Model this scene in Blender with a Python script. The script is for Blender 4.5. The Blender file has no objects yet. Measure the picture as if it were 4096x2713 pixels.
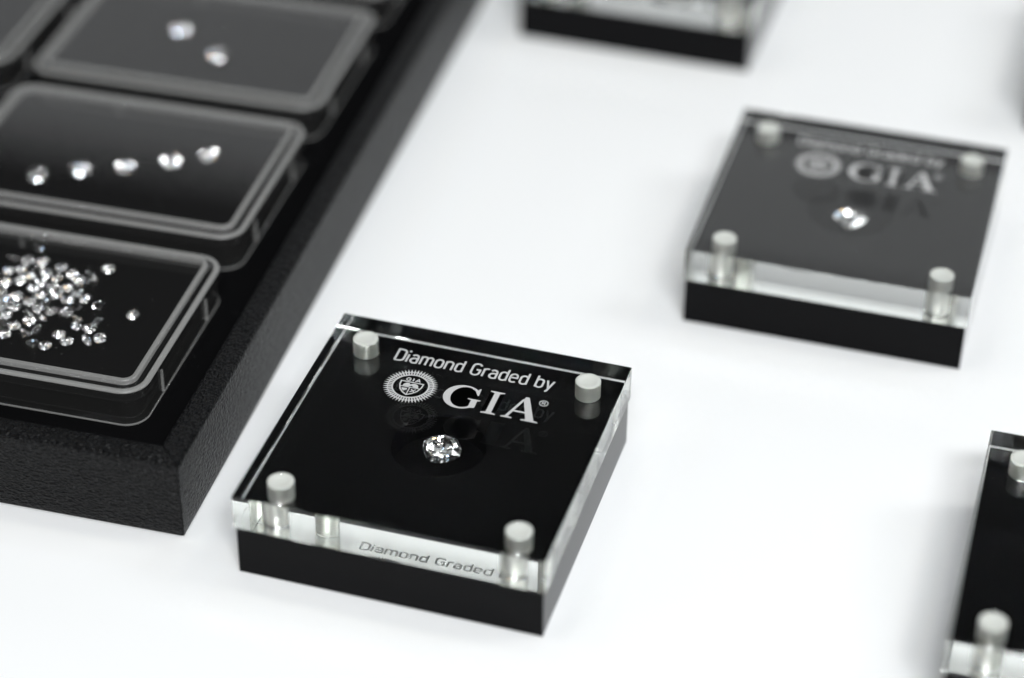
import bpy, bmesh, math, random
from mathutils import Vector, Matrix
random.seed(7)
S = bpy.context.scene
C = S.collection
MM = 0.001

# ------------------------------------------------------------------ camera
# world axes = axes of the front display block (X along its front edge, Y to its back), millimetres * MM
CAM = Vector((146.288, -311.158, 307.337))
CR = Vector((0.956196, 0.292594, 0.008822)); CU = Vector((-0.181086, 0.567572, 0.803163)); CF = Vector((-0.229994, 0.769579, -0.595694))
FPX = 9724.07                                  # focal length in photo pixels (4096 wide)
cam_d = bpy.data.cameras.new('camera'); cam = bpy.data.objects.new('camera', cam_d); C.objects.link(cam)
m = Matrix.Identity(4)
for i in range(3):
    m[i][0], m[i][1], m[i][2], m[i][3] = CR[i], CU[i], -CF[i], CAM[i] * MM
cam.matrix_world = m
cam_d.sensor_width = 36.0; cam_d.lens = FPX / 4096 * 36.0
cam_d.clip_start = 0.01; cam_d.clip_end = 50
cam_d.dof.use_dof = True; cam_d.dof.focus_distance = 0.472; cam_d.dof.aperture_fstop = 5.4
S.camera = cam

# ------------------------------------------------------------------ light
w = bpy.data.worlds.new('World'); S.world = w; w.use_nodes = True
w.node_tree.nodes['Background'].inputs[0].default_value = (0.9, 0.95, 1.0, 1)
w.node_tree.nodes['Background'].inputs[1].default_value = 0.02

def area(name, loc, target, sx, sy, radiance, col=(0.965, 0.985, 1.0), shape='RECTANGLE'):
    d = bpy.data.lights.new(name, 'AREA'); d.shape = shape; d.size = sx; d.size_y = sy; d.color = col
    a = sx * sy * (math.pi / 4 if shape in ('DISK', 'ELLIPSE') else 1)
    d.energy = radiance * math.pi * a
    o = bpy.data.objects.new(name, d); C.objects.link(o)
    o.location = loc
    o.rotation_euler = (Vector(target) - Vector(loc)).to_track_quat('-Z', 'Y').to_euler()
    return o

T0 = (0.04, 0.08, 0)
area('ceiling_panel', (0.25, -0.15, 1.25), (0.25, -0.15, 0), 1.4, 1.2, 0.55)
area('front_light_bar', (0.5, -1.0, 1.22), T0, 0.7, 0.17, 64.0)
area('right_lamp', (0.95, 0.35, 0.85), T0, 0.35, 0.35, 7.5)
area('left_lamp', (-0.75, -0.1, 0.9), T0, 0.3, 0.3, 2.0)
FIRE_TINT = ((1.0, 0.7, 0.36), (0.95, 1.0, 1.0), (0.5, 0.7, 1.0), (1.0, 0.96, 0.88), (0.8, 0.9, 1.0), (1.0, 0.9, 0.75), (0.85, 1.0, 0.85))  # lamp tints that stand in for the coloured fire of the stones
k = 0
for y, z, xs in ((-0.72, 0.66, (-0.75, 0.75)), (-0.42, 0.85, (-0.6, -0.3, 0.0, 0.3, 0.6)), (-0.1, 1.0, (-0.5, -0.15, 0.2, 0.5)),
                 (0.25, 1.0, (-0.55, -0.2, 0.15, 0.5, 0.85)), (0.6, 0.95, (0.2, 0.5, 0.8))):
    for x in xs:
        area('sparkle_lamp', (x + 0.05 * math.sin(k * 2.3), y + 0.04 * math.cos(k * 1.7), z), T0, 0.055, 0.055, 36.0, FIRE_TINT[k % 7], 'DISK'); k += 1  # small unseen lamps, added to make the diamonds sparkle
# lit far wall of the hall, parallel to the row of displays
area('far_wall_light', (-0.6, 3.0, 1.05), (-0.6, 0.0, 1.05), 6.0, 2.02, 0.5, (0.96, 0.98, 1.0))

S.view_settings.view_transform = 'Standard'; S.view_settings.look = 'None'
S.view_settings.exposure = 0.0; S.view_settings.gamma = 1.0
S.view_settings.use_curve_mapping = False
S.render.engine = 'CYCLES'
cy = S.cycles
cy.max_bounces = 28; cy.transmission_bounces = 24; cy.glossy_bounces = 12; cy.diffuse_bounces = 4; cy.transparent_max_bounces = 24
cy.caustics_reflective = True; cy.caustics_refractive = True
cy.sample_clamp_indirect = 0.0; cy.sample_clamp_direct = 0.0; cy.blur_glossy = 0.0
cy.use_denoising = True
try: cy.denoiser = 'OPENIMAGEDENOISE'
except Exception: pass

# ------------------------------------------------------------------ materials
def new_mat(name):
    mt = bpy.data.materials.new(name); mt.use_nodes = True
    nt = mt.node_tree; nt.nodes.clear()
    out = nt.nodes.new('ShaderNodeOutputMaterial')
    return mt, nt, out

def node(nt, typ, **kw):
    n = nt.nodes.new(typ)
    for k, v in kw.items():
        if k.startswith('_'): setattr(n, k[1:], v)
        else: n.inputs[k.replace('__', ' ')].default_value = v
    return n

def principled(name, col, rough, spec=0.5, ior=1.5, **kw):
    mt, nt, out = new_mat(name)
    b = nt.nodes.new('ShaderNodeBsdfPrincipled')
    b.inputs['Base Color'].default_value = (*col, 1); b.inputs['Roughness'].default_value = rough
    b.inputs['Specular IOR Level'].default_value = spec; b.inputs['IOR'].default_value = ior
    for k, v in kw.items(): b.inputs[k].default_value = v
    nt.links.new(b.outputs[0], out.inputs[0])
    return mt, nt, b

M = {}
# white table top: semi-gloss laminate with faint uneven polish
mt, nt, b = principled('white_laminate', (0.83, 0.835, 0.84), 0.32, 0.4)
tc = node(nt, 'ShaderNodeTexCoord'); nz = node(nt, 'ShaderNodeTexNoise', Scale=18.0, Detail=5.0)
nt.links.new(tc.outputs['Object'], nz.inputs['Vector'])
mr = node(nt, 'ShaderNodeMapRange'); mr.inputs['To Min'].default_value = 0.26; mr.inputs['To Max'].default_value = 0.42
nt.links.new(nz.outputs['Fac'], mr.inputs['Value']); nt.links.new(mr.outputs[0], b.inputs['Roughness'])
M['table'] = mt

# polished black acrylic with faint wipe marks in its gloss
mt, nt, b = principled('black_acrylic', (0.0025, 0.0025, 0.003), 0.1, 0.14, 1.4)
tc = node(nt, 'ShaderNodeTexCoord'); nz = node(nt, 'ShaderNodeTexNoise', Scale=60.0, Detail=6.0)
mr = node(nt, 'ShaderNodeMapRange'); mr.inputs['From Min'].default_value = 0.35; mr.inputs['From Max'].default_value = 0.7
mr.inputs['To Min'].default_value = 0.015; mr.inputs['To Max'].default_value = 0.06
nt.links.new(tc.outputs['Object'], nz.inputs['Vector']); nt.links.new(nz.outputs['Fac'], mr.inputs['Value']); nt.links.new(mr.outputs[0], b.inputs['Roughness'])
gw = node(nt, 'ShaderNodeNewGeometry'); vd = node(nt, 'ShaderNodeTexVoronoi', Scale=290.0); nt.links.new(gw.outputs['Position'], vd.inputs['Vector'])
nt.links.new(gw.outputs['Position'], nz.inputs['Vector'])
md = node(nt, 'ShaderNodeMath', _operation='MULTIPLY_ADD'); md.inputs[1].default_value = -0.25
nt.links.new(nz.outputs['Fac'], md.inputs[0]); nt.links.new(vd.outputs['Distance'], md.inputs[2])
ld = node(nt, 'ShaderNodeMath', _operation='LESS_THAN'); ld.inputs[1].default_value = -0.105
nt.links.new(md.outputs[0], ld.inputs[0])
xd = node(nt, 'ShaderNodeMix', _data_type='RGBA'); xd.inputs['A'].default_value = (0.0025, 0.0025, 0.003, 1); xd.inputs['B'].default_value = (0.035, 0.035, 0.035, 1)
nt.links.new(ld.outputs[0], xd.inputs['Factor']); nt.links.new(xd.outputs['Result'], b.inputs['Base Color'])
M['black'] = mt

M['satin'] = principled('satin_black_acrylic', (0.0015, 0.0015, 0.0017), 0.27, 0.24, 1.45)[0]
M['pocket'] = principled('matte_black_pocket', (0.002, 0.002, 0.002), 0.9, 0.03)[0]

# clear acrylic
mt, nt, out = new_mat('clear_acrylic')
g = node(nt, 'ShaderNodeBsdfGlass', Color=(0.985, 0.99, 0.985, 1), Roughness=0.0, IOR=1.49)
nt.links.new(g.outputs[0], out.inputs[0]); M['clear'] = mt

# frosted pale acrylic pin end
mt, nt, b = principled('frosted_acrylic', (0.55, 0.565, 0.53), 0.28, 0.5)
M['pin'] = mt
mt, nt, out = new_mat('clear_rod')
g = node(nt, 'ShaderNodeBsdfGlass', Color=(0.95, 0.97, 0.92, 1), Roughness=0.22, IOR=1.49)
nt.links.new(g.outputs[0], out.inputs[0]); M['rod'] = mt
M['metal'] = principled('brushed_silver', (0.66, 0.67, 0.63), 0.38, 0.5, 1.5, Metallic=0.75)[0]
M['print'] = principled('white_print', (0.46, 0.46, 0.46), 0.7, 0.2)[0]

mt, nt, out = new_mat('diamond')
g = node(nt, 'ShaderNodeBsdfGlass', Color=(1, 1, 1, 1), Roughness=0.0, IOR=2.417)
nt.links.new(g.outputs[0], out.inputs[0]); M['diamond'] = mt

# pebbled black leatherette
def leather(name, scale=(1, 1, 1)):
    mt, nt, b = principled(name, (0.0015, 0.0016, 0.002), 0.42, 0.18)
    tc = node(nt, 'ShaderNodeTexCoord'); mp = node(nt, 'ShaderNodeMapping'); mp.inputs['Scale'].default_value = scale
    nt.links.new(tc.outputs['Object'], mp.inputs['Vector'])
    nw = node(nt, 'ShaderNodeTexNoise', Scale=700.0, Detail=2.0)
    nt.links.new(mp.outputs[0], nw.inputs['Vector'])
    mx = node(nt, 'ShaderNodeVectorMath', _operation='MULTIPLY_ADD')
    mx.inputs[1].default_value = (0.0011,) * 3
    nt.links.new(nw.outputs['Color'], mx.inputs[0]); nt.links.new(mp.outputs[0], mx.inputs[2])
    v = node(nt, 'ShaderNodeTexVoronoi', Scale=1900.0, _feature='SMOOTH_F1'); v.inputs['Smoothness'].default_value = 0.5
    nt.links.new(mx.outputs[0], v.inputs['Vector'])
    n2 = node(nt, 'ShaderNodeTexNoise', Scale=2600.0, Detail=3.0); nt.links.new(mp.outputs[0], n2.inputs['Vector'])
    ad = node(nt, 'ShaderNodeMath', _operation='MULTIPLY_ADD'); ad.inputs[1].default_value = 0.18
    nt.links.new(n2.outputs['Fac'], ad.inputs[0]); nt.links.new(v.outputs['Distance'], ad.inputs[2])
    bp = node(nt, 'ShaderNodeBump', Strength=0.9, Distance=0.0005)
    nt.links.new(ad.outputs[0], bp.inputs['Height']); nt.links.new(bp.outputs[0], b.inputs['Normal'])
    mr = node(nt, 'ShaderNodeMapRange'); mr.inputs['To Min'].default_value = 0.24; mr.inputs['To Max'].default_value = 0.42
    nt.links.new(n2.outputs['Fac'], mr.inputs['Value']); nt.links.new(mr.outputs[0], b.inputs['Roughness'])
    return mt
M['leather'] = leather('black_leatherette', (0.65, 1.0, 1.35))

def dusty(name, base, rough, spec, thr, scale=1800.0):
    mt, nt, b = principled(name, base, rough, spec)
    tc = node(nt, 'ShaderNodeTexCoord')
    v = node(nt, 'ShaderNodeTexVoronoi', Scale=scale); nt.links.new(tc.outputs['Object'], v.inputs['Vector'])
    n1 = node(nt, 'ShaderNodeTexNoise', Scale=140.0, Detail=4.0); nt.links.new(tc.outputs['Object'], n1.inputs['Vector'])
    ml = node(nt, 'ShaderNodeMath', _operation='MULTIPLY_ADD'); ml.inputs[1].default_value = -0.25
    nt.links.new(n1.outputs['Fac'], ml.inputs[0]); nt.links.new(v.outputs['Distance'], ml.inputs[2])
    lt = node(nt, 'ShaderNodeMath', _operation='LESS_THAN'); lt.inputs[1].default_value = thr
    nt.links.new(ml.outputs[0], lt.inputs[0])
    mix = node(nt, 'ShaderNodeMix', _data_type='RGBA')
    mix.inputs['A'].default_value = (*base, 1); mix.inputs['B'].default_value = (0.2, 0.2, 0.2, 1)
    nt.links.new(lt.outputs[0], mix.inputs['Factor']); nt.links.new(mix.outputs['Result'], b.inputs['Base Color'])
    return mt
M['velvet'] = dusty('black_velvet', (0.0025, 0.0025, 0.0028), 0.95, 0.03, -0.115, 420.0)
M['foam'] = dusty('black_foam_pad', (0.002, 0.002, 0.0022), 0.9, 0.04, -0.10, 520.0)

# thin clear styrene (box walls and lids)
def thin(name, rough, tint, frost=0.0, frost_col=(0.6, 0.6, 0.58)):
    mt, nt, out = new_mat(name)
    t = node(nt, 'ShaderNodeBsdfTransparent', Color=(*tint, 1)); gl = node(nt, 'ShaderNodeBsdfGlossy', Roughness=rough)
    f = node(nt, 'ShaderNodeFresnel', IOR=1.5); mx = node(nt, 'ShaderNodeMixShader')
    ge = node(nt, 'ShaderNodeNewGeometry'); ir = node(nt, 'ShaderNodeMapRange')      # same reflectance on both sides of the sheet
    ir.inputs['To Min'].default_value = 1.5; ir.inputs['To Max'].default_value = 1 / 1.5
    nt.links.new(ge.outputs['Backfacing'], ir.inputs['Value']); nt.links.new(ir.outputs[0], f.inputs['IOR'])
    nt.links.new(f.outputs[0], mx.inputs[0]); nt.links.new(t.outputs[0], mx.inputs[1]); nt.links.new(gl.outputs[0], mx.inputs[2])
    if frost:
        d = node(nt, 'ShaderNodeBsdfDiffuse', Color=(*frost_col, 1)); m2 = node(nt, 'ShaderNodeMixShader'); m2.inputs[0].default_value = frost
        nt.links.new(mx.outputs[0], m2.inputs[1]); nt.links.new(d.outputs[0], m2.inputs[2]); mx = m2
    nt.links.new(mx.outputs[0], out.inputs[0])
    return mt
M['styrene'] = thin('clear_styrene', 0.03, (0.985, 0.985, 0.985), 0.004)
M['styrene_wall'] = thin('clear_styrene_wall', 0.07, (0.97, 0.97, 0.97), 0.012)
M['frost'] = thin('frosted_styrene', 0.25, (0.9, 0.9, 0.9), 0.32, (0.46, 0.46, 0.45))

# ------------------------------------------------------------------ helpers
def link(name, me, mat, parent=None):
    o = bpy.data.objects.new(name, me); C.objects.link(o)
    if mat is not None and not me.materials: me.materials.append(mat)
    o.parent = parent
    return o

def from_bm(name, bm, mat, parent=None, smooth=None):
    for v in bm.verts: v.co *= MM
    bmesh.ops.recalc_face_normals(bm, faces=bm.faces)
    me = bpy.data.meshes.new(name); bm.to_mesh(me); bm.free()
    if smooth is not None:
        me.shade_smooth(); me.set_sharp_from_angle(angle=math.radians(smooth))
    return link(name, me, mat, parent)

def tag(o, label, cat, group=None):
    o['label'] = label; o['category'] = cat
    if group: o['group'] = group
    return o

def thing(name, label, cat, loc=(0, 0, 0), rz=0.0, group=None):
    o = bpy.data.objects.new(name, None); C.objects.link(o); o.empty_display_size = 0.01
    o.location = Vector(loc) * MM; o.rotation_euler = (0, 0, rz)
    return tag(o, label, cat, group)

def copy_tree(o, parent=None):
    c = o.copy(); C.objects.link(c); c.parent = parent
    for ch in [x for x in bpy.data.objects if x.parent == o]:
        copy_tree(ch, c)
    return c

def box(bm, x0, x1, y0, y1, z0, z1):
    v = [bm.verts.new(p) for p in ((x0, y0, z0), (x1, y0, z0), (x1, y1, z0), (x0, y1, z0), (x0, y0, z1), (x1, y0, z1), (x1, y1, z1), (x0, y1, z1))]
    for f in ((3, 2, 1, 0), (4, 5, 6, 7), (0, 1, 5, 4), (1, 2, 6, 5), (2, 3, 7, 6), (3, 0, 4, 7)): bm.faces.new([v[i] for i in f])
    return v

def bevel_all(bm, w, seg=2):
    bmesh.ops.bevel(bm, geom=list(bm.edges), offset=w, segments=seg, affect='EDGES', profile=0.5)

def rrect(w, d, r, off, z, n=8):
    """rounded rectangle loop inset by off, spanning 0..w, 0..d"""
    r2 = max(r - off, 0.4); pts = []
    for cx, cy_, a0 in ((w - off - r2, d - off - r2, 0), (off + r2, d - off - r2, 90), (off + r2, off + r2, 180), (w - off - r2, off + r2, 270)):
        for k in range(n + 1):
            a = math.radians(a0 + 90 * k / n); pts.append((cx + r2 * math.cos(a), cy_ + r2 * math.sin(a), z))
    return pts

def sweep_rrect(bm, w, d, r, prof, closed=True, cap_first=False, cap_last=False):
    rings = [[bm.verts.new(p) for p in rrect(w, d, r, o, z)] for o, z in prof]
    n = len(rings[0]); k = len(rings)
    for i in range(k if closed else k - 1):
        a, b_ = rings[i], rings[(i + 1) % k]
        for j in range(n): bm.faces.new((a[j], a[(j + 1) % n], b_[(j + 1) % n], b_[j]))
    if cap_first: bm.faces.new(rings[0])
    if cap_last: bm.faces.new(rings[-1])

def lathe(bm, cx, cy_, prof, n=32, cap0=True, cap1=True):
    rings = [[bm.verts.new((cx + r * math.cos(2 * math.pi * j / n), cy_ + r * math.sin(2 * math.pi * j / n), z)) for j in range(n)] for r, z in prof]
    for a, b_ in zip(rings, rings[1:]):
        for j in range(n): bm.faces.new((a[j], a[(j + 1) % n], b_[(j + 1) % n], b_[j]))
    if cap0: bm.faces.new(rings[0])
    if cap1: bm.faces.new(rings[-1])

def prism(bm, pts, z0, z1):
    """simple polygon prism (may be concave)"""
    a = [bm.verts.new((x, y, z0)) for x, y in pts]; b_ = [bm.verts.new((x, y, z1)) for x, y in pts]
    n = len(pts)
    for j in range(n): bm.faces.new((a[j], a[(j + 1) % n], b_[(j + 1) % n], b_[j]))
    for f in (bm.faces.new(a), bm.faces.new(b_)):
        if n > 4: bmesh.ops.triangulate(bm, faces=[f])

def ring_strip(bm, outer, inner, z0, z1):
    """closed band between two loops of equal length"""
    L = [[bm.verts.new((x, y, z)) for x, y in lp] for lp, z in ((outer, z0), (outer, z1), (inner, z1), (inner, z0))]
    n = len(outer)
    for i in range(4):
        a, b_ = L[i], L[(i + 1) % 4]
        for j in range(n): bm.faces.new((a[j], a[(j + 1) % n], b_[(j + 1) % n], b_[j]))

def stroke(bm, pts, wd, z0, z1, closed=False):
    """ribbon of width wd along a polyline"""
    n = len(pts); L = []; R_ = []
    for i, p in enumerate(pts):
        if closed: a, b_ = pts[i - 1], pts[(i + 1) % n]
        else: a, b_ = pts[max(i - 1, 0)], pts[min(i + 1, n - 1)]
        def unit(u, v):
            dx, dy = v[0] - u[0], v[1] - u[1]; l = math.hypot(dx, dy) or 1; return dx / l, dy / l
        t1 = unit(a, p) if a != p else unit(p, b_); t2 = unit(p, b_) if b_ != p else t1
        nx, ny = -(t1[1] + t2[1]), t1[0] + t2[0]; l = math.hypot(nx, ny) or 1; nx /= l; ny /= l
        cs = max(0.5, nx * -t1[1] + ny * t1[0]); h_ = wd / 2 / cs
        L.append((p[0] + nx * h_, p[1] + ny * h_)); R_.append((p[0] - nx * h_, p[1] - ny * h_))
    if closed: ring_strip(bm, L, R_, z0, z1)
    else:
        V = [[bm.verts.new((x, y, z)) for x, y in lp] for lp, z in ((L, z0), (L, z1), (R_, z1), (R_, z0))]
        for i in range(4):
            a, b_ = V[i], V[(i + 1) % 4]
            for j in range(n - 1): bm.faces.new((a[j], a[j + 1], b_[j + 1], b_[j]))
        bm.faces.new([V[i][0] for i in range(4)]); bm.faces.new([V[i][-1] for i in range(4)])

def arc(cx, cy_, rx, ry, a0, a1, n=14):
    return [(cx + rx * math.cos(math.radians(a0 + (a1 - a0) * k / n)), cy_ + ry * math.sin(math.radians(a0 + (a1 - a0) * k / n))) for k in range(n + 1)]

def pix(x, y, z):
    """photo pixel (4096 wide) -> point on the horizontal plane at height z (mm)"""
    d = CR * ((x - 2048) / FPX) - CU * ((y - 1356.5) / FPX) + CF
    t = (z - CAM.z) / d.z
    return CAM + d * t

# ------------------------------------------------------------------ table
bm = bmesh.new(); box(bm, -900, 900, -500, 1100, -25, 0)
t = from_bm('table_top', bm, M['table']); t['kind'] = 'structure'

# ------------------------------------------------------------------ display blocks
HB, HT, WB, INS = 10.94, 18.66, 60.0, 0.35      # base top, slab top, slab width, base inset
GAP = 0.05
PINS = ((7.0, 6.8), (53.0, 6.8), (7.0, 53.2), (53.0, 53.2))
PR = 2.32

def slab_mesh():
    cu = bpy.data.curves.new('slab', 'CURVE'); cu.dimensions = '2D'; cu.fill_mode = 'BOTH'
    def add(pts):
        s = cu.splines.new('POLY'); s.points.add(len(pts) - 1); s.use_cyclic_u = True
        for p, q in zip(s.points, pts): p.co = (q[0], q[1], 0, 1)
    add([(0, 0), (WB, 0), (WB, WB), (0, WB)])
    for cx, cy_ in PINS: add([(cx + (PR + 0.06) * math.cos(a * math.pi / 20), cy_ + (PR + 0.06) * math.sin(a * math.pi / 20)) for a in range(40)])
    hh = (HT - HB - GAP) / 2; bv = 0.1
    cu.extrude = hh - bv; cu.bevel_depth = bv; cu.bevel_resolution = 0; cu.offset = -bv
    tmp = bpy.data.objects.new('tmp', cu); C.objects.link(tmp)
    me = bpy.data.meshes.new_from_object(tmp); bpy.data.objects.remove(tmp); bpy.data.curves.remove(cu)
    bm = bmesh.new(); bm.from_mesh(me); bpy.data.meshes.remove(me)
    bmesh.ops.remove_doubles(bm, verts=bm.verts, dist=1e-4)
    for v in bm.verts: v.co.z += HB + GAP + hh
    for f in bm.faces: f.smooth = False
    return bm

def base_bm():
    """black base with a round pocket in its top"""
    bm = bmesh.new(); n = 48; a0, a1 = INS, WB - INS; c = 30.0; r = 9.2
    # square loop sampled to n points so it can be stitched to the pocket circle
    def sq(z, ins):
        out = []
        for k in range(n):
            a = 2 * math.pi * (k + 0.5 * 0) / n; ca, sa = math.cos(a), math.sin(a); s = (30 - ins) / max(abs(ca), abs(sa))
            out.append(bm.verts.new((c + s * ca, c + s * sa, z)))
        return out
    bot = sq(0.0, INS + 0.15); b1 = sq(0.15, INS); t1 = sq(HB - 0.15, INS); t0 = sq(HB, INS + 0.15)
    circ = [bm.verts.new((c + r * math.cos(2 * math.pi * k / n), c + r * math.sin(2 * math.pi * k / n), HB)) for k in range(n)]
    circ2 = [bm.verts.new((c + (r - 0.1) * math.cos(2 * math.pi * k / n), c + (r - 0.1) * math.sin(2 * math.pi * k / n), HB - 5.2)) for k in range(n)]
    cham = [bm.verts.new((c + (r + .3) * math.cos(2 * math.pi * k / n), c + (r + .3) * math.sin(2 * math.pi * k / n), HB)) for k in range(n)]
    for v in circ: v.co.z -= .3
    for a, b_ in ((bot, b1), (b1, t1), (t1, t0), (t0, cham), (cham, circ), (circ, circ2)):
        for j in range(n): bm.faces.new((a[j], a[(j + 1) % n], b_[(j + 1) % n], b_[j]))
    bm.faces.new(bot); bm.faces.new(circ2)
    return bm

# --- lettering, drawn stroke by stroke
def dinletter(ch):
    """strokes of a condensed engineering letter, cap height 1, and its advance"""
    X = 0.72                                   # x-height
    w_ = 0.36
    bowl = lambda cx: arc(cx, X - 0.2, w_ / 2, 0.2, 180, 0, 8)
    if ch == 'D': return [[(0, 0), (0, 1), (0.2, 1)] + arc(0.2, 0.78, 0.24, 0.22, 90, 0, 6) + arc(0.2, 0.22, 0.24, 0.22, 0, -90, 6) + [(0, 0)]], 0.62
    if ch == 'i': return [[(0, 0), (0, 0.67)], [(0, 0.89), (0, 1.03)]], 0.2
    if ch == 'a': return [arc(0.18, X - 0.2, 0.17, 0.2, 150, 0, 8) + [(0.35, 0)], arc(0.19, 0.21, 0.19, 0.21, 90, 270, 10) + [(0.35, 0.03)], [(0.19, 0.42), (0.35, 0.42)]], 0.54
    if ch == 'm': return [[(0, 0), (0, X)], arc(0.15, X - 0.17, 0.15, 0.17, 170, 0, 8) + [(0.3, 0)], arc(0.45, X - 0.17, 0.15, 0.17, 180, 0, 8) + [(0.6, 0)]], 0.79
    if ch == 'o': return [arc(0.19, X - 0.2, 0.19, 0.2, 180, 0, 10) + arc(0.19, 0.2, 0.19, 0.2, 0, -180, 10) + [(0, X - 0.2)]], 0.56
    if ch == 'n': return [[(0, 0), (0, X)], arc(0.18, X - 0.19, 0.18, 0.19, 170, 0, 8) + [(0.36, 0)]], 0.55
    if ch == 'd': return [[(0.36, 0), (0.36, 1.0)], [(0.36, X - 0.12)] + arc(0.18, X - 0.2, 0.18, 0.2, 30, 180, 8) + arc(0.18, 0.2, 0.18, 0.2, 180, 330, 8) + [(0.36, 0.12)]], 0.55
    if ch == 'b': return [[(0, 0), (0, 1.0)], [(0, X - 0.12)] + arc(0.18, X - 0.2, 0.18, 0.2, 150, 0, 8) + arc(0.18, 0.2, 0.18, 0.2, 0, -150, 8) + [(0, 0.12)]], 0.54
    if ch == 'e': return [[(0.01, 0.4), (0.36, 0.4)] + arc(0.18, X - 0.2, 0.18, 0.2, 0, 180, 10) + arc(0.18, 0.2, 0.18, 0.2, 180, 320, 10)], 0.55
    if ch == 'r': return [[(0, 0), (0, X)], arc(0.17, X - 0.18, 0.17, 0.18, 170, 60, 6)], 0.36
    if ch == 'y': return [[(0, X), (0.17, 0.02)], [(0.35, X), (0.14, -0.14)] + arc(0.04, -0.14, 0.1, 0.1, -10, -90, 4)], 0.5
    if ch == 'G': return [arc(0.22, 0.77, 0.22, 0.23, 20, 180, 10) + arc(0.22, 0.23, 0.22, 0.23, 180, 360, 10) + [(0.44, 0.48), (0.24, 0.48)]], 0.64
    return [], 0.3

ZL0, ZL1 = HT - 0.07, HT + 0.012
def text_line_bm():
    bm = bmesh.new(); s = 'Diamond Graded by'; x = 0.0; allst = []
    for ch in s:
        st, adv = dinletter(ch)
        for q in st: allst.append([(p[0] + x, p[1]) for p in q])
        x += adv
    sx = (46.95 - 14.7) / (x - 0.13); sy = 3.55
    for i, q in enumerate(allst):
        e = (i % 7) * 0.0015
        stroke(bm, [(14.7 + p[0] * sx, 48.35 + p[1] * sy) for p in q], 0.42, ZL0 - e, ZL1 + e)
    return bm

def gia_bm():
    bm = bmesh.new(); z0, z1 = ZL0, ZL1
    by, ty = 37.45, 44.5; H = ty - by
    # G: thick-thin bowl, bar with serif
    cx, cy_ = 31.15, by + H / 2; n = 30
    o = arc(cx, cy_, 3.75, H / 2 + 0.12, 42, 318, n); i_ = arc(cx + 0.3, cy_, 2.55, H / 2 - 0.33, 46, 314, n)
    prism(bm, o + i_[::-1], z0, z1)
    prism(bm, [(cx + 2.1, ty - 1.35), (cx + 2.75, ty - 2.35), (cx + 3.0, ty - 2.35), (cx + 2.9, ty - 0.2), (cx + 2.65, ty - 0.2)], z0 - .002, z1 + .002)
    prism(bm, [(cx + 1.95, by + 0.6), (cx + 3.2, by + 0.9), (cx + 3.2, by + 3.0), (cx + 3.75, by + 3.2), (cx + 3.75, by + 3.42), (cx + 1.2, by + 3.42), (cx + 1.2, by + 3.2), (cx + 1.95, by + 3.0)], z0 - .004, z1 + .004)
    # I
    cx = 37.35; a, s_ = 0.55, 1.45
    prism(bm, [(cx - s_, by), (cx + s_, by), (cx + s_, by + .25), (cx + a, by + .55), (cx + a, ty - .55), (cx + s_, ty - .25), (cx + s_, ty), (cx - s_, ty), (cx - s_, ty - .25), (cx - a, ty - .55), (cx - a, by + .55), (cx - s_, by + .25)], z0, z1)
    # A
    L0, R0, ax = 39.9, 47.25, 43.35
    prism(bm, [(ax - 0.45, ty + .05), (ax + 0.35, ty + .05), (46.35, by + .5), (R0, by + .25), (R0, by), (43.9, by), (43.9, by + .25), (44.75, by + .5), (42.95, ty - 1.35)], z0, z1)
    prism(bm, [(ax - 0.75, ty - .75), (ax - .2, ty - .45), (41.25, by + .5), (42.1, by + .25), (42.1, by), (L0, by), (L0, by + .25), (40.65, by + .5)], z0 - .002, z1 + .002)
    prism(bm, [(41.4, by + 2.2), (44.3, by + 2.2), (44.15, by + 2.62), (41.6, by + 2.62)], z0 - .004, z1 + .004)
    return bm

def reg_bm():
    bm = bmesh.new(); cx, cy_ = 46.75, 43.75; z0, z1 = ZL0, ZL1
    stroke(bm, arc(cx, cy_, .82, .82, 0, 345, 23), 0.16, z0, z1, closed=True)
    stroke(bm, [(cx - .28, cy_ - .42), (cx - .28, cy_ + .42), (cx + .08, cy_ + .42)] + arc(cx + .08, cy_ + .2, .2, .22, 80, -90, 6) + [(cx - .28, cy_ - .02)], 0.15, z0, z1)
    stroke(bm, [(cx + .02, cy_ - .02), (cx + .3, cy_ - .42)], 0.15, z0 - .002, z1 + .002)
    return bm

SEAL = (20.55, 41.1)
def seal_ring_bm():
    """toothed seal border: solid ring, slim rays and pointed rim"""
    bm = bmesh.new(); cx, cy_ = SEAL; N = 48; z0, z1 = ZL0, ZL1
    ring_strip(bm, arc(cx, cy_, 3.72, 3.72, 0, 355, 71), arc(cx, cy_, 3.42, 3.42, 0, 355, 71), z0, z1)
    for k in range(N):
        a = 2 * math.pi * k / N; da = math.pi / N
        P = lambda r, t: (cx + r * math.cos(t), cy_ + r * math.sin(t))
        prism(bm, [P(3.6, a - da * .52), P(4.55, a - da * .62), P(5.35, a), P(4.55, a + da * .62), P(3.6, a + da * .52)], z0 - .002, z1 + .002)
    ring_strip(bm, arc(cx, cy_, 4.52, 4.52, 0, 355, 71), arc(cx, cy_, 4.36, 4.36, 0, 355, 71), z0 - .004, z1 + .004)
    return bm

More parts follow.
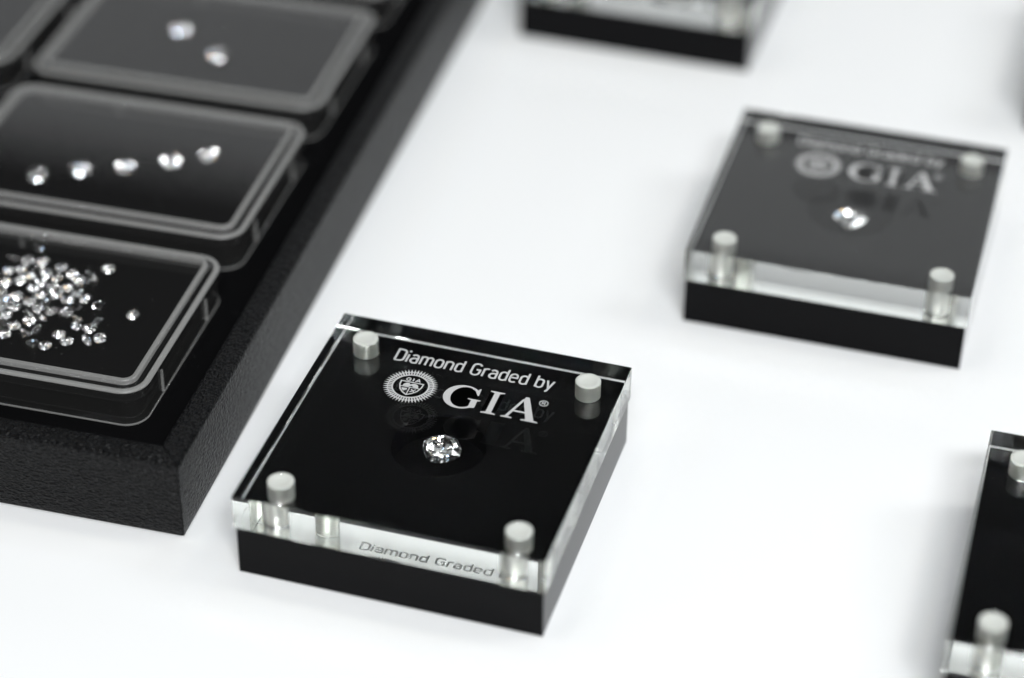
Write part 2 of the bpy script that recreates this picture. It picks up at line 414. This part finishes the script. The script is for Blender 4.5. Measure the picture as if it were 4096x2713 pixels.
def seal_shield_bm():
    bm = bmesh.new(); cx, cy_ = SEAL; z0, z1 = ZL0, ZL1
    sh = [(-2.25, 1.25), (2.25, 1.25), (2.2, 0.1), (1.75, -1.2), (0.95, -2.1), (0, -2.75), (-0.95, -2.1), (-1.75, -1.2), (-2.2, 0.1)]
    stroke(bm, [(cx + x, cy_ + y) for x, y in sh], 0.26, z0, z1, closed=True)
    stroke(bm, [(cx - 2.1, cy_ - .35), (cx + 2.1, cy_ - .35)], 0.2, z0 - .002, z1 + .002)
    stroke(bm, [(cx, cy_ - .4), (cx, cy_ - 2.6)], 0.2, z0 - .003, z1 + .003)
    # small charges: globe cap over the line, a gem and a compass below
    prism(bm, [(cx + x, cy_ + y) for x, y in ((-1.55, -.18), (-1.5, .35), (-1.05, .85), (-.5, .95), (-.25, .5), (.1, .75), (.55, .95), (1.1, .8), (1.5, .35), (1.55, -.18), (.7, -.18), (.2, .2), (-.4, -.18))], z0, z1)
    prism(bm, [(cx + x, cy_ + y) for x, y in ((-1.55, -.85), (-.5, -.75), (-.35, -1.1), (-.9, -1.7), (-1.45, -1.15))], z0, z1)
    stroke(bm, [(cx + .4, cy_ - 1.75), (cx + 1.35, cy_ - .75)], 0.22, z0, z1)
    stroke(bm, [(cx + .45, cy_ - .85), (cx + 1.2, cy_ - 1.6)], 0.22, z0 - .002, z1 + .002)
    # GIA over the shield
    q = lambda pts: [(cx + x, cy_ + y) for x, y in pts]
    stroke(bm, q(arc(-1.0, 2.05, .45, .42, 40, 320, 10) + [(-.62, 2.0), (-.9, 2.0)]), 0.2, z0, z1)
    stroke(bm, q([(-.05, 1.65), (-.05, 2.5)]), 0.26, z0, z1)
    stroke(bm, q([(.45, 1.65), (.95, 2.5), (1.4, 1.65)]), 0.2, z0, z1)
    stroke(bm, q([(.65, 1.92), (1.25, 1.92)]), 0.14, z0 - .002, z1 + .002)
    return bm

def make_block():
    root = thing('display_block', '', 'display', (0, 0, 0), 0, 'diamond display blocks')
    b_ = from_bm('base', base_bm(), M['black'], root, 20)
    b_.data.materials.append(M['satin'])
    for f in b_.data.polygons:
        if f.normal.z > .9 and f.center.z > (HB - .1) * MM: f.material_index = 1
    bm = bmesh.new(); lathe(bm, 30, 30, [(9.0, HB - 5.15), (9.0, HB - 4.95)], 48)
    from_bm('pad', bm, M['pocket'], b_, 30)
    sl = from_bm('clear_slab', slab_mesh(), M['clear'], root)
    for x, y in PINS:
        bm = bmesh.new()
        lathe(bm, x, y, [(PR, HB + .32), (PR + .2, HB + .5), (PR + .2, HT - 1.02)], 40)
        rod = from_bm('pin', bm, M['metal'], root, 35)
        bm = bmesh.new()
        lathe(bm, x, y, [(PR + .22, HT - 1.0), (PR + .22, HT - .1), (PR + .1, HT + .0), (PR - .14, HT + .04), (1.75, HT + .04), (1.5, HT - .12), (0.4, HT - .16)], 40)
        from_bm('cap', bm, M['pin'], rod, 35)
        bm = bmesh.new(); lathe(bm, x, y, [(PR - .1, HB + .02), (PR, HB + .3)], 40)
        from_bm('foot', bm, M['pin'], rod, 35)
    from_bm('lettering_line', text_line_bm(), M['print'], sl)
    from_bm('large_lettering', gia_bm(), M['print'], sl)
    from_bm('registered_mark', reg_bm(), M['print'], sl)
    from_bm('seal_border', seal_ring_bm(), M['print'], sl)
    from_bm('seal_shield', seal_shield_bm(), M['print'], sl)
    return root

blk = make_block()
SPOTS = [((0, 0), 0.0, 'sharp black block under clear acrylic slab with white lettering, nearest the tray corner'),
         ((60.3, 103.0), 0.6, 'blurred black and clear acrylic display block behind and right of the front one'),
         ((131.2, 1.8), 0.9, 'black and clear acrylic display block cut off by the right edge, near the bottom corner'),
         ((-8.8, 210.3), 0.0, 'most blurred black and clear acrylic display block, cut off by the top edge'),
         ((120.2, 204.0), 0.5, 'sliver of a blurred dark display block at the right edge, upper corner')]
blocks = []
for i, (p, a, lab) in enumerate(SPOTS):
    o = blk if i == 0 else copy_tree(blk)
    o.location = (p[0] * MM, p[1] * MM, 0); o.rotation_euler.z = math.radians(a); o['label'] = lab
    blocks.append(o)

# ------------------------------------------------------------------ diamonds
def hull(name, pts, scale):
    bm = bmesh.new()
    for p in pts: bm.verts.new(Vector(p) * scale)
    r = bmesh.ops.convex_hull(bm, input=bm.verts)
    bmesh.ops.delete(bm, geom=[g for g in r['geom_interior'] if isinstance(g, bmesh.types.BMVert)], context='VERTS')
    bmesh.ops.dissolve_limit(bm, angle_limit=math.radians(0.6), verts=bm.verts, edges=bm.edges)
    for v in bm.verts: v.co *= MM
    bmesh.ops.recalc_face_normals(bm, faces=bm.faces)
    me = bpy.data.meshes.new(name); bm.to_mesh(me); bm.free(); me.materials.append(M['diamond'])
    return me

def pol(r, a, z): return (r * math.cos(a), r * math.sin(a), z)
def brilliant_pts(fn=lambda a: 1.0, ax=1.0, ay=1.0, depth=0.86):
    P = []
    for k in range(8):
        a = k * math.pi / 4; b_ = a + math.pi / 8
        for r, t, z in ((.57, a, .315), (.78, b_, .21), (1, a, .015), (1, b_, .015), (1, a, -.015), (1, b_, -.015), (.23, b_, -.015 - depth * (1 - .23 * math.cos(math.pi / 8)))):
            x, y, z = pol(r * fn(t), t, z); P.append((x * ax, y * ay, z))
    P.append((0, 0, -.015 - depth))
    return P
rb_small = hull('round_diamond', brilliant_pts(depth=.8), 1.4)
rb_mid = hull('round_diamond', brilliant_pts(), 2.5)
se = lambda n: (lambda a: (abs(math.cos(a)) ** n + abs(math.sin(a)) ** n) ** (-1 / n))
cushion = hull('cushion_diamond', brilliant_pts(se(2.9), 1.04, .98, .84), 3.45)
def princess_pts():
    P = []
    for k in range(4):
        a = k * math.pi / 2 + math.pi / 4
        for r, z, tt in ((.82, .26, 0), (1.36, .03, 0), (1.36, -.03, 0)): P.append(pol(r, a, z))
        for dd in (-.3, .3):
            P.append(pol(.95, a + dd, -.42)); P.append(pol(.5, a + dd, -.85))
    P.append((0, 0, -1.2)); return P
princess = hull('square_diamond', princess_pts(), 2.75)

def tilted(az, tilt, spin):
    """stone turned by spin, then tipped by tilt towards azimuth az (degrees)"""
    a = math.radians(az)
    return (Matrix.Rotation(math.radians(tilt), 4, Vector((-math.sin(a), math.cos(a), 0))) @ Matrix.Rotation(math.radians(spin), 4, 'Z')).to_euler()

def gem(name, me, loc, rot, label, group=None):
    o = bpy.data.objects.new(name, me); C.objects.link(o)
    o.location = Vector(loc) * MM; o.rotation_euler = rot
    return tag(o, label, 'diamond', group)

gem('cushion_diamond', cushion, (30.3, 31.0, HB - 1.55), tilted(-60, 10, 35), 'cushion cut diamond in the round pocket of the sharp front display block')
gem('square_diamond', princess, (60.3 + 30, 103.0 + 30, HB - 1.5), tilted(-32, 9.5, 58), 'square cut diamond with one bright facet in the blurred display block')

# ------------------------------------------------------------------ tray of gem boxes
TA = math.radians(2.4); TZ = 18.0; TF = 12.25; RIM = 5.2
TW, TD = 250.0, 330.0
tray = thing('presentation_tray', 'black leatherette presentation tray holding clear boxes of loose diamonds', 'tray', (-13.2, 5.8, 0), TA)
tray_m = Matrix.Translation(Vector((-13.2, 5.8, 0))) @ Matrix.Rotation(TA, 4, 'Z')
prof = [(0.4, 0.25), (0.1, 0.6)] + [(0.0, 2.0), (0.05, 9.0), (0.0, 16.9)] + [(1.0 - 1.0 * math.cos(math.radians(a)), 17.0 + 1.0 * math.sin(math.radians(a))) for a in (15, 35, 55, 75, 90)] + [(4.4, 18.0), (5.0, 17.75), (5.2, 17.2), (5.2, 9.0), (5.2, 0.25)]
def wall_bm(length, seg=1):
    """mitred wall running along +x from 0 to length, its depth along +y"""
    bm = bmesh.new(); rows = []
    for e, sgn in ((0.0, 1), (length, -1)):
        rows.append([bm.verts.new((e + sgn * (d + 0.1), d, z)) for d, z in prof])
    n = len(prof)
    for j in range(n): bm.faces.new((rows[0][j], rows[1][j], rows[1][(j + 1) % n], rows[0][(j + 1) % n]))
    bm.faces.new(rows[0]); bm.faces.new(rows[1])
    return bm
def place(o, x, y, rz):
    o.location = (x * MM, y * MM, 0); o.rotation_euler.z = rz
place(from_bm('side_wall', wall_bm(TW), M['leather'], tray, 40), -TW, 0, 0)
place(from_bm('side_wall', wall_bm(TD), M['leather'], tray, 40), 0, 0, math.pi / 2)
place(from_bm('side_wall', wall_bm(TW), M['leather'], tray, 40), 0, TD, math.pi)
place(from_bm('side_wall', wall_bm(TD), M['leather'], tray, 40), -TW, TD, -math.pi / 2)
bm = bmesh.new(); box(bm, -TW + .7, -.7, .7, TD - .7, 0, 0.22); from_bm('underside', bm, M['pocket'], tray)
bm = bmesh.new(); box(bm, -TW + 5.25, -5.25, 5.25, TD - 5.25, 1.0, TF); from_bm('lined_floor', bm, M['velvet'], tray)

BW, BD, BR = 70.4, 48.2, 5.2
def make_box():
    root = thing('gem_box', '', 'box', (0, 0, 0), 0, 'clear gem boxes in the tray')
    # body: thin clear wall on a bottom plate
    bm = bmesh.new(); sweep_rrect(bm, BW, BD, BR, [(1.3, 0.05), (0.75, 0.5), (0.75, 7.3), (1.75, 7.3), (1.75, 1.0)], closed=False, cap_first=True, cap_last=True)
    body = from_bm('box_body', bm, M['styrene_wall'], root, 40)
    bm = bmesh.new(); sweep_rrect(bm, BW, BD, BR, [(0.62, 0.1), (0.55, 0.3), (0.62, 0.5), (0.72, 0.5), (0.72, 0.1)])
    from_bm('foot_highlight', bm, M['frost'], body, 40)  # pale frosted strip stands in for the highlight along the bottom edge
    bm = bmesh.new(); sweep_rrect(bm, BW, BD, BR, [(2.0, 1.1), (2.0, 4.6), (2.3, 4.9)], closed=False, cap_first=True, cap_last=True)
    from_bm('foam_pad', bm, M['foam'], root, 40)
    # lid: clear skirt, two frosted border ridges, clear window
    lid = bpy.data.objects.new('lid', None); C.objects.link(lid); lid.parent = root; lid.empty_display_size = .01
    bm = bmesh.new(); sweep_rrect(bm, BW, BD, BR, [(0.0, 6.55), (0.0, 8.45), (0.5, 8.45), (0.5, 6.55)])
    from_bm('skirt', bm, M['styrene'], lid, 40)
    bm = bmesh.new(); sweep_rrect(bm, BW, BD, BR, [(0.0, 8.47), (0.12, 8.75), (0.4, 8.90), (1.1, 8.90), (1.15, 8.47)])
    from_bm('outer_ridge', bm, M['frost'], lid, 40)
    bm = bmesh.new(); sweep_rrect(bm, BW, BD, BR, [(1.17, 8.50), (1.17, 8.75), (2.33, 8.85), (2.33, 8.50)])
    from_bm('groove', bm, M['styrene'], lid, 40)
    bm = bmesh.new(); sweep_rrect(bm, BW, BD, BR, [(2.35, 8.75), (2.4, 9.65), (2.6, 9.85), (3.25, 9.85), (3.45, 8.75)])
    from_bm('inner_ridge', bm, M['frost'], lid, 40)
    bm = bmesh.new(); sweep_rrect(bm, BW, BD, BR, [(3.47, 8.85), (3.47, 9.70)], closed=False, cap_first=True, cap_last=True)
    from_bm('window', bm, M['styrene'], lid, 40)
    # snap ribs on the walls
    rib_me = None
    for x, y, sx, sy in ((BW - .72, 11.5, .5, .7), (BW - .72, 36.0, .5, .7), (24.0, BD - .72, .9, .6), ):
        bm = bmesh.new(); box(bm, x, x + sx, y, y + sy, 1.2, 6.4); bevel_all(bm, .12, 1); from_bm('snap_rib', bm, M['frost'], body)
    return root
gb = make_box()

def pitted_pad(name, pits, r, z=4.9):
    """pad top sheet with a conical pit under each stone, plus its sides"""
    cu = bpy.data.curves.new(name, 'CURVE'); cu.dimensions = '2D'; cu.fill_mode = 'BOTH'
    N = 24
    def add(pts):
        q = cu.splines.new('POLY'); q.points.add(len(pts) - 1); q.use_cyclic_u = True
        for p, c in zip(q.points, pts): p.co = (c[0], c[1], 0, 1)
    ring = lambda x, y, rr: [(x + rr * math.cos(2 * math.pi * k / N), y + rr * math.sin(2 * math.pi * k / N)) for k in range(N)]
    add([p[:2] for p in rrect(BW, BD, BR, 2.0, 0)])
    for x, y in pits: add(ring(x, y, r * 1.03))
    tmp = bpy.data.objects.new('tmp', cu); C.objects.link(tmp)
    me = bpy.data.meshes.new_from_object(tmp); bpy.data.objects.remove(tmp); bpy.data.curves.remove(cu)
    bm = bmesh.new(); bm.from_mesh(me); bpy.data.meshes.remove(me)
    for v in bm.verts: v.co.z = z
    for x, y in pits:
        top = [bm.verts.new((px, py, z)) for px, py in ring(x, y, r * 1.03)]; tip = bm.verts.new((x, y, z - r * 1.02))
        for k in range(N): bm.faces.new((top[k], top[(k + 1) % N], tip))
    sweep_rrect(bm, BW, BD, BR, [(2.0, 1.1), (2.0, z)], closed=False, cap_first=True)
    bmesh.ops.remove_doubles(bm, verts=bm.verts, dist=1e-3)
    for v in bm.verts: v.co *= MM
    for f in bm.faces: f.smooth = False
    me = bpy.data.meshes.new(name); bm.to_mesh(me); bm.free(); me.materials.append(M['foam'])
    return me
BX = -83.2
BOXES = [((BX, 14.2), 0.0, 'nearest clear box in the tray, filled with a scatter of tiny diamonds'),
         ((BX, 68.9), 0.0, 'middle clear box in the tray with a row of five diamonds'),
         ((BX - .3, 122.6), 0.0, 'blurred clear box in the tray holding just two diamonds'),
         ((BX - 76.5, 123.5), 0.0, 'clear box cut off by the top left corner of the photo'),
         ((BX - 1.0, 177.0), 0.0, 'clear box cut off by the top edge behind the one with two diamonds')]
gem_boxes = []
for i, (p, a, lab) in enumerate(BOXES):
    o = gb if i == 0 else copy_tree(gb)
    q = tray_m @ Vector((p[0], p[1], TF + .02)); o.location = q * MM; o.rotation_euler.z = TA + a; o['label'] = lab
    gem_boxes.append(o)

# loose stones, each lying in the soft black pad (photo pixels -> pad plane)
ZP = TF + 4.95
def stone(px, py, me, r, tilt, az, label, group, lift=0.0, name='round_diamond', spin=None):
    sunk = r * max(.88, abs(math.sin(tilt))) if tilt < 1.6 else r * max(.33, abs(math.sin(tilt)) * .95)
    p = pix(px, py, ZP + sunk + lift)
    R_ = Matrix.Rotation(az, 4, 'Z') @ Matrix.Rotation(tilt, 4, 'X') @ Matrix.Rotation(random.uniform(0, 6.28) if spin is None else spin, 4, 'Z')
    return gem(name, me, (p.x, p.y, ZP + sunk + lift), R_.to_euler(), label, group)

K = 4096 / 2367
RM = 2.5
def seated(box_i, spots):
    """stones sunk to the girdle in pits of their box's own pad"""
    origin = tray_m @ Vector((BOXES[box_i][0][0], BOXES[box_i][0][1], 0)); inv = Matrix.Rotation(-TA, 4, 'Z'); pits = []
    for x, y, lab, grp in spots:
        p = pix(x * K, y * K, ZP + .25); q = inv @ (Vector((p.x, p.y, 0)) - origin); pits.append((q.x, q.y))
        a = math.degrees(random.gauss(-1.14, .5))
        gem('round_diamond', rb_mid, (p.x, p.y, ZP + .25), tilted(a, random.uniform(6, 13), random.uniform(0, 45)), lab, grp)
    pad = [c for c in gem_boxes[box_i].children if c.name.startswith('foam_pad')][0]
    pad.data = pitted_pad('foam_pad', pits, RM)
five = ((85, 403), (185, 390), (290, 383), (395, 372), (483, 357))
ordn = ('leftmost', 'second from the left', 'middle', 'fourth from the left', 'rightmost')
seated(1, [(x, y, 'round diamond, %s of the row of five in the middle box' % o_, 'row of five diamonds') for (x, y), o_ in zip(five, ordn)])
seated(2, [(421, 69, 'upper left of the two blurred diamonds in their own box', 'pair of diamonds'), (503, 125, 'lower right of the two blurred diamonds in their own box', 'pair of diamonds')])

FLAT = ((295, 365), (445, 375), (85, 475), (225, 460), (640, 440), (480, 500), (1135, 455), (750, 515), (60, 595), (205, 575), (320, 530), (590, 550), (825, 580), (430, 590), (350, 655), (545, 650), (695, 650), (10, 690), (175, 740), (45, 755), (410, 730), (590, 725), (805, 705), (705, 780), (890, 770), (305, 800), (160, 850), (30, 840), (400, 865), (530, 900), (1385, 940), (60, 930), (305, 1000), (935, 1080), (145, 1050), (45, 1140), (470, 1260), (695, 1215), (1040, 1180), (-70, 520), (-60, 660), (-75, 800), (-70, 960), (-60, 1080))
TILT = ((400, 240), (140, 345), (400, 450), (950, 520), (975, 590), (490, 800), (1025, 835), (300, 930), (435, 960), (805, 975), (45, 1010), (385, 1085), (260, 1120), (340, 1225))
UP = ((690, 915), (800, 860), (800, 1060), (1025, 1010), (905, 1205))
NAMED = {(400, 240): 'topmost tiny diamond of the scatter, tipped towards the back of the nearest box',
         (140, 345): 'tipped tiny diamond at the upper left fringe of the scatter in the nearest box',
         (640, 440): 'face up tiny diamond at the upper right shoulder of the scatter',
         (950, 520): 'upper of two tipped tiny diamonds touching at the right of the scatter',
         (975, 590): 'lower of two tipped tiny diamonds touching at the right of the scatter',
         (1025, 835): 'dim tipped tiny diamond between the crowd and the lone stone on the right',
         (890, 770): 'rightmost face up tiny diamond of the dense middle of the scatter',
         (1040, 1180): 'rightmost tiny diamond of the front row, lying face up in the nearest box',
         (695, 1215): 'face up tiny diamond just in front of the upside down one',
         (470, 1260): 'frontmost tiny diamond of the scatter, closest to the front rim of its box',
         (340, 1225): 'tipped tiny diamond just left of the frontmost one',
         (935, 1080): 'face up tiny diamond between two showing their backs, right of the scatter',
         (905, 1205): 'tiny diamond showing its back beside the rightmost stone of the front row',
         (1025, 1010): 'tiny diamond showing its back, farthest right of those in the scatter',
         (800, 1060): 'tiny diamond showing its back, leaning against a tipped one at the right of the scatter',
         (690, 915): 'left one of two touching tiny diamonds that show their backs mid scatter',
         (800, 860): 'right one of two touching tiny diamonds that show their backs mid scatter',
         (1385, 940): 'lone tiny diamond lying well right of the scatter in the nearest box',
         (1135, 455): 'bright tiny diamond lying apart at the upper right of the scatter'}
GR = 'tiny diamonds scattered in the nearest box'
def zp(x, y): return .3827 * x, 900 + .3827 * y
for x, y in FLAT:
    lab = 'tiny round diamond lying face up in the crowd in the nearest box'
    lab = NAMED.get((x, y), lab)
    stone(*zp(x, y), rb_small, 1.36, math.radians(random.uniform(3, 13)), random.gauss(.43, .7), lab, GR)
for x, y in TILT:
    stone(*zp(x, y), rb_small, 1.36, math.radians(random.uniform(38, 62)), random.uniform(2.2, 4.4), NAMED.get((x, y), 'tiny round diamond tipped on its side among the scatter in the nearest box'), GR, 0)
for x, y in UP:
    stone(*zp(x, y), rb_small, 1.36, math.radians(random.uniform(120, 160)), random.uniform(0, 6.28), NAMED[(x, y)], GR, 0)
stone(*zp(615, 1145), rb_small, 1.36, math.pi, 0.3, 'tiny diamond standing upside down with its point up in the nearest box', GR, 0)
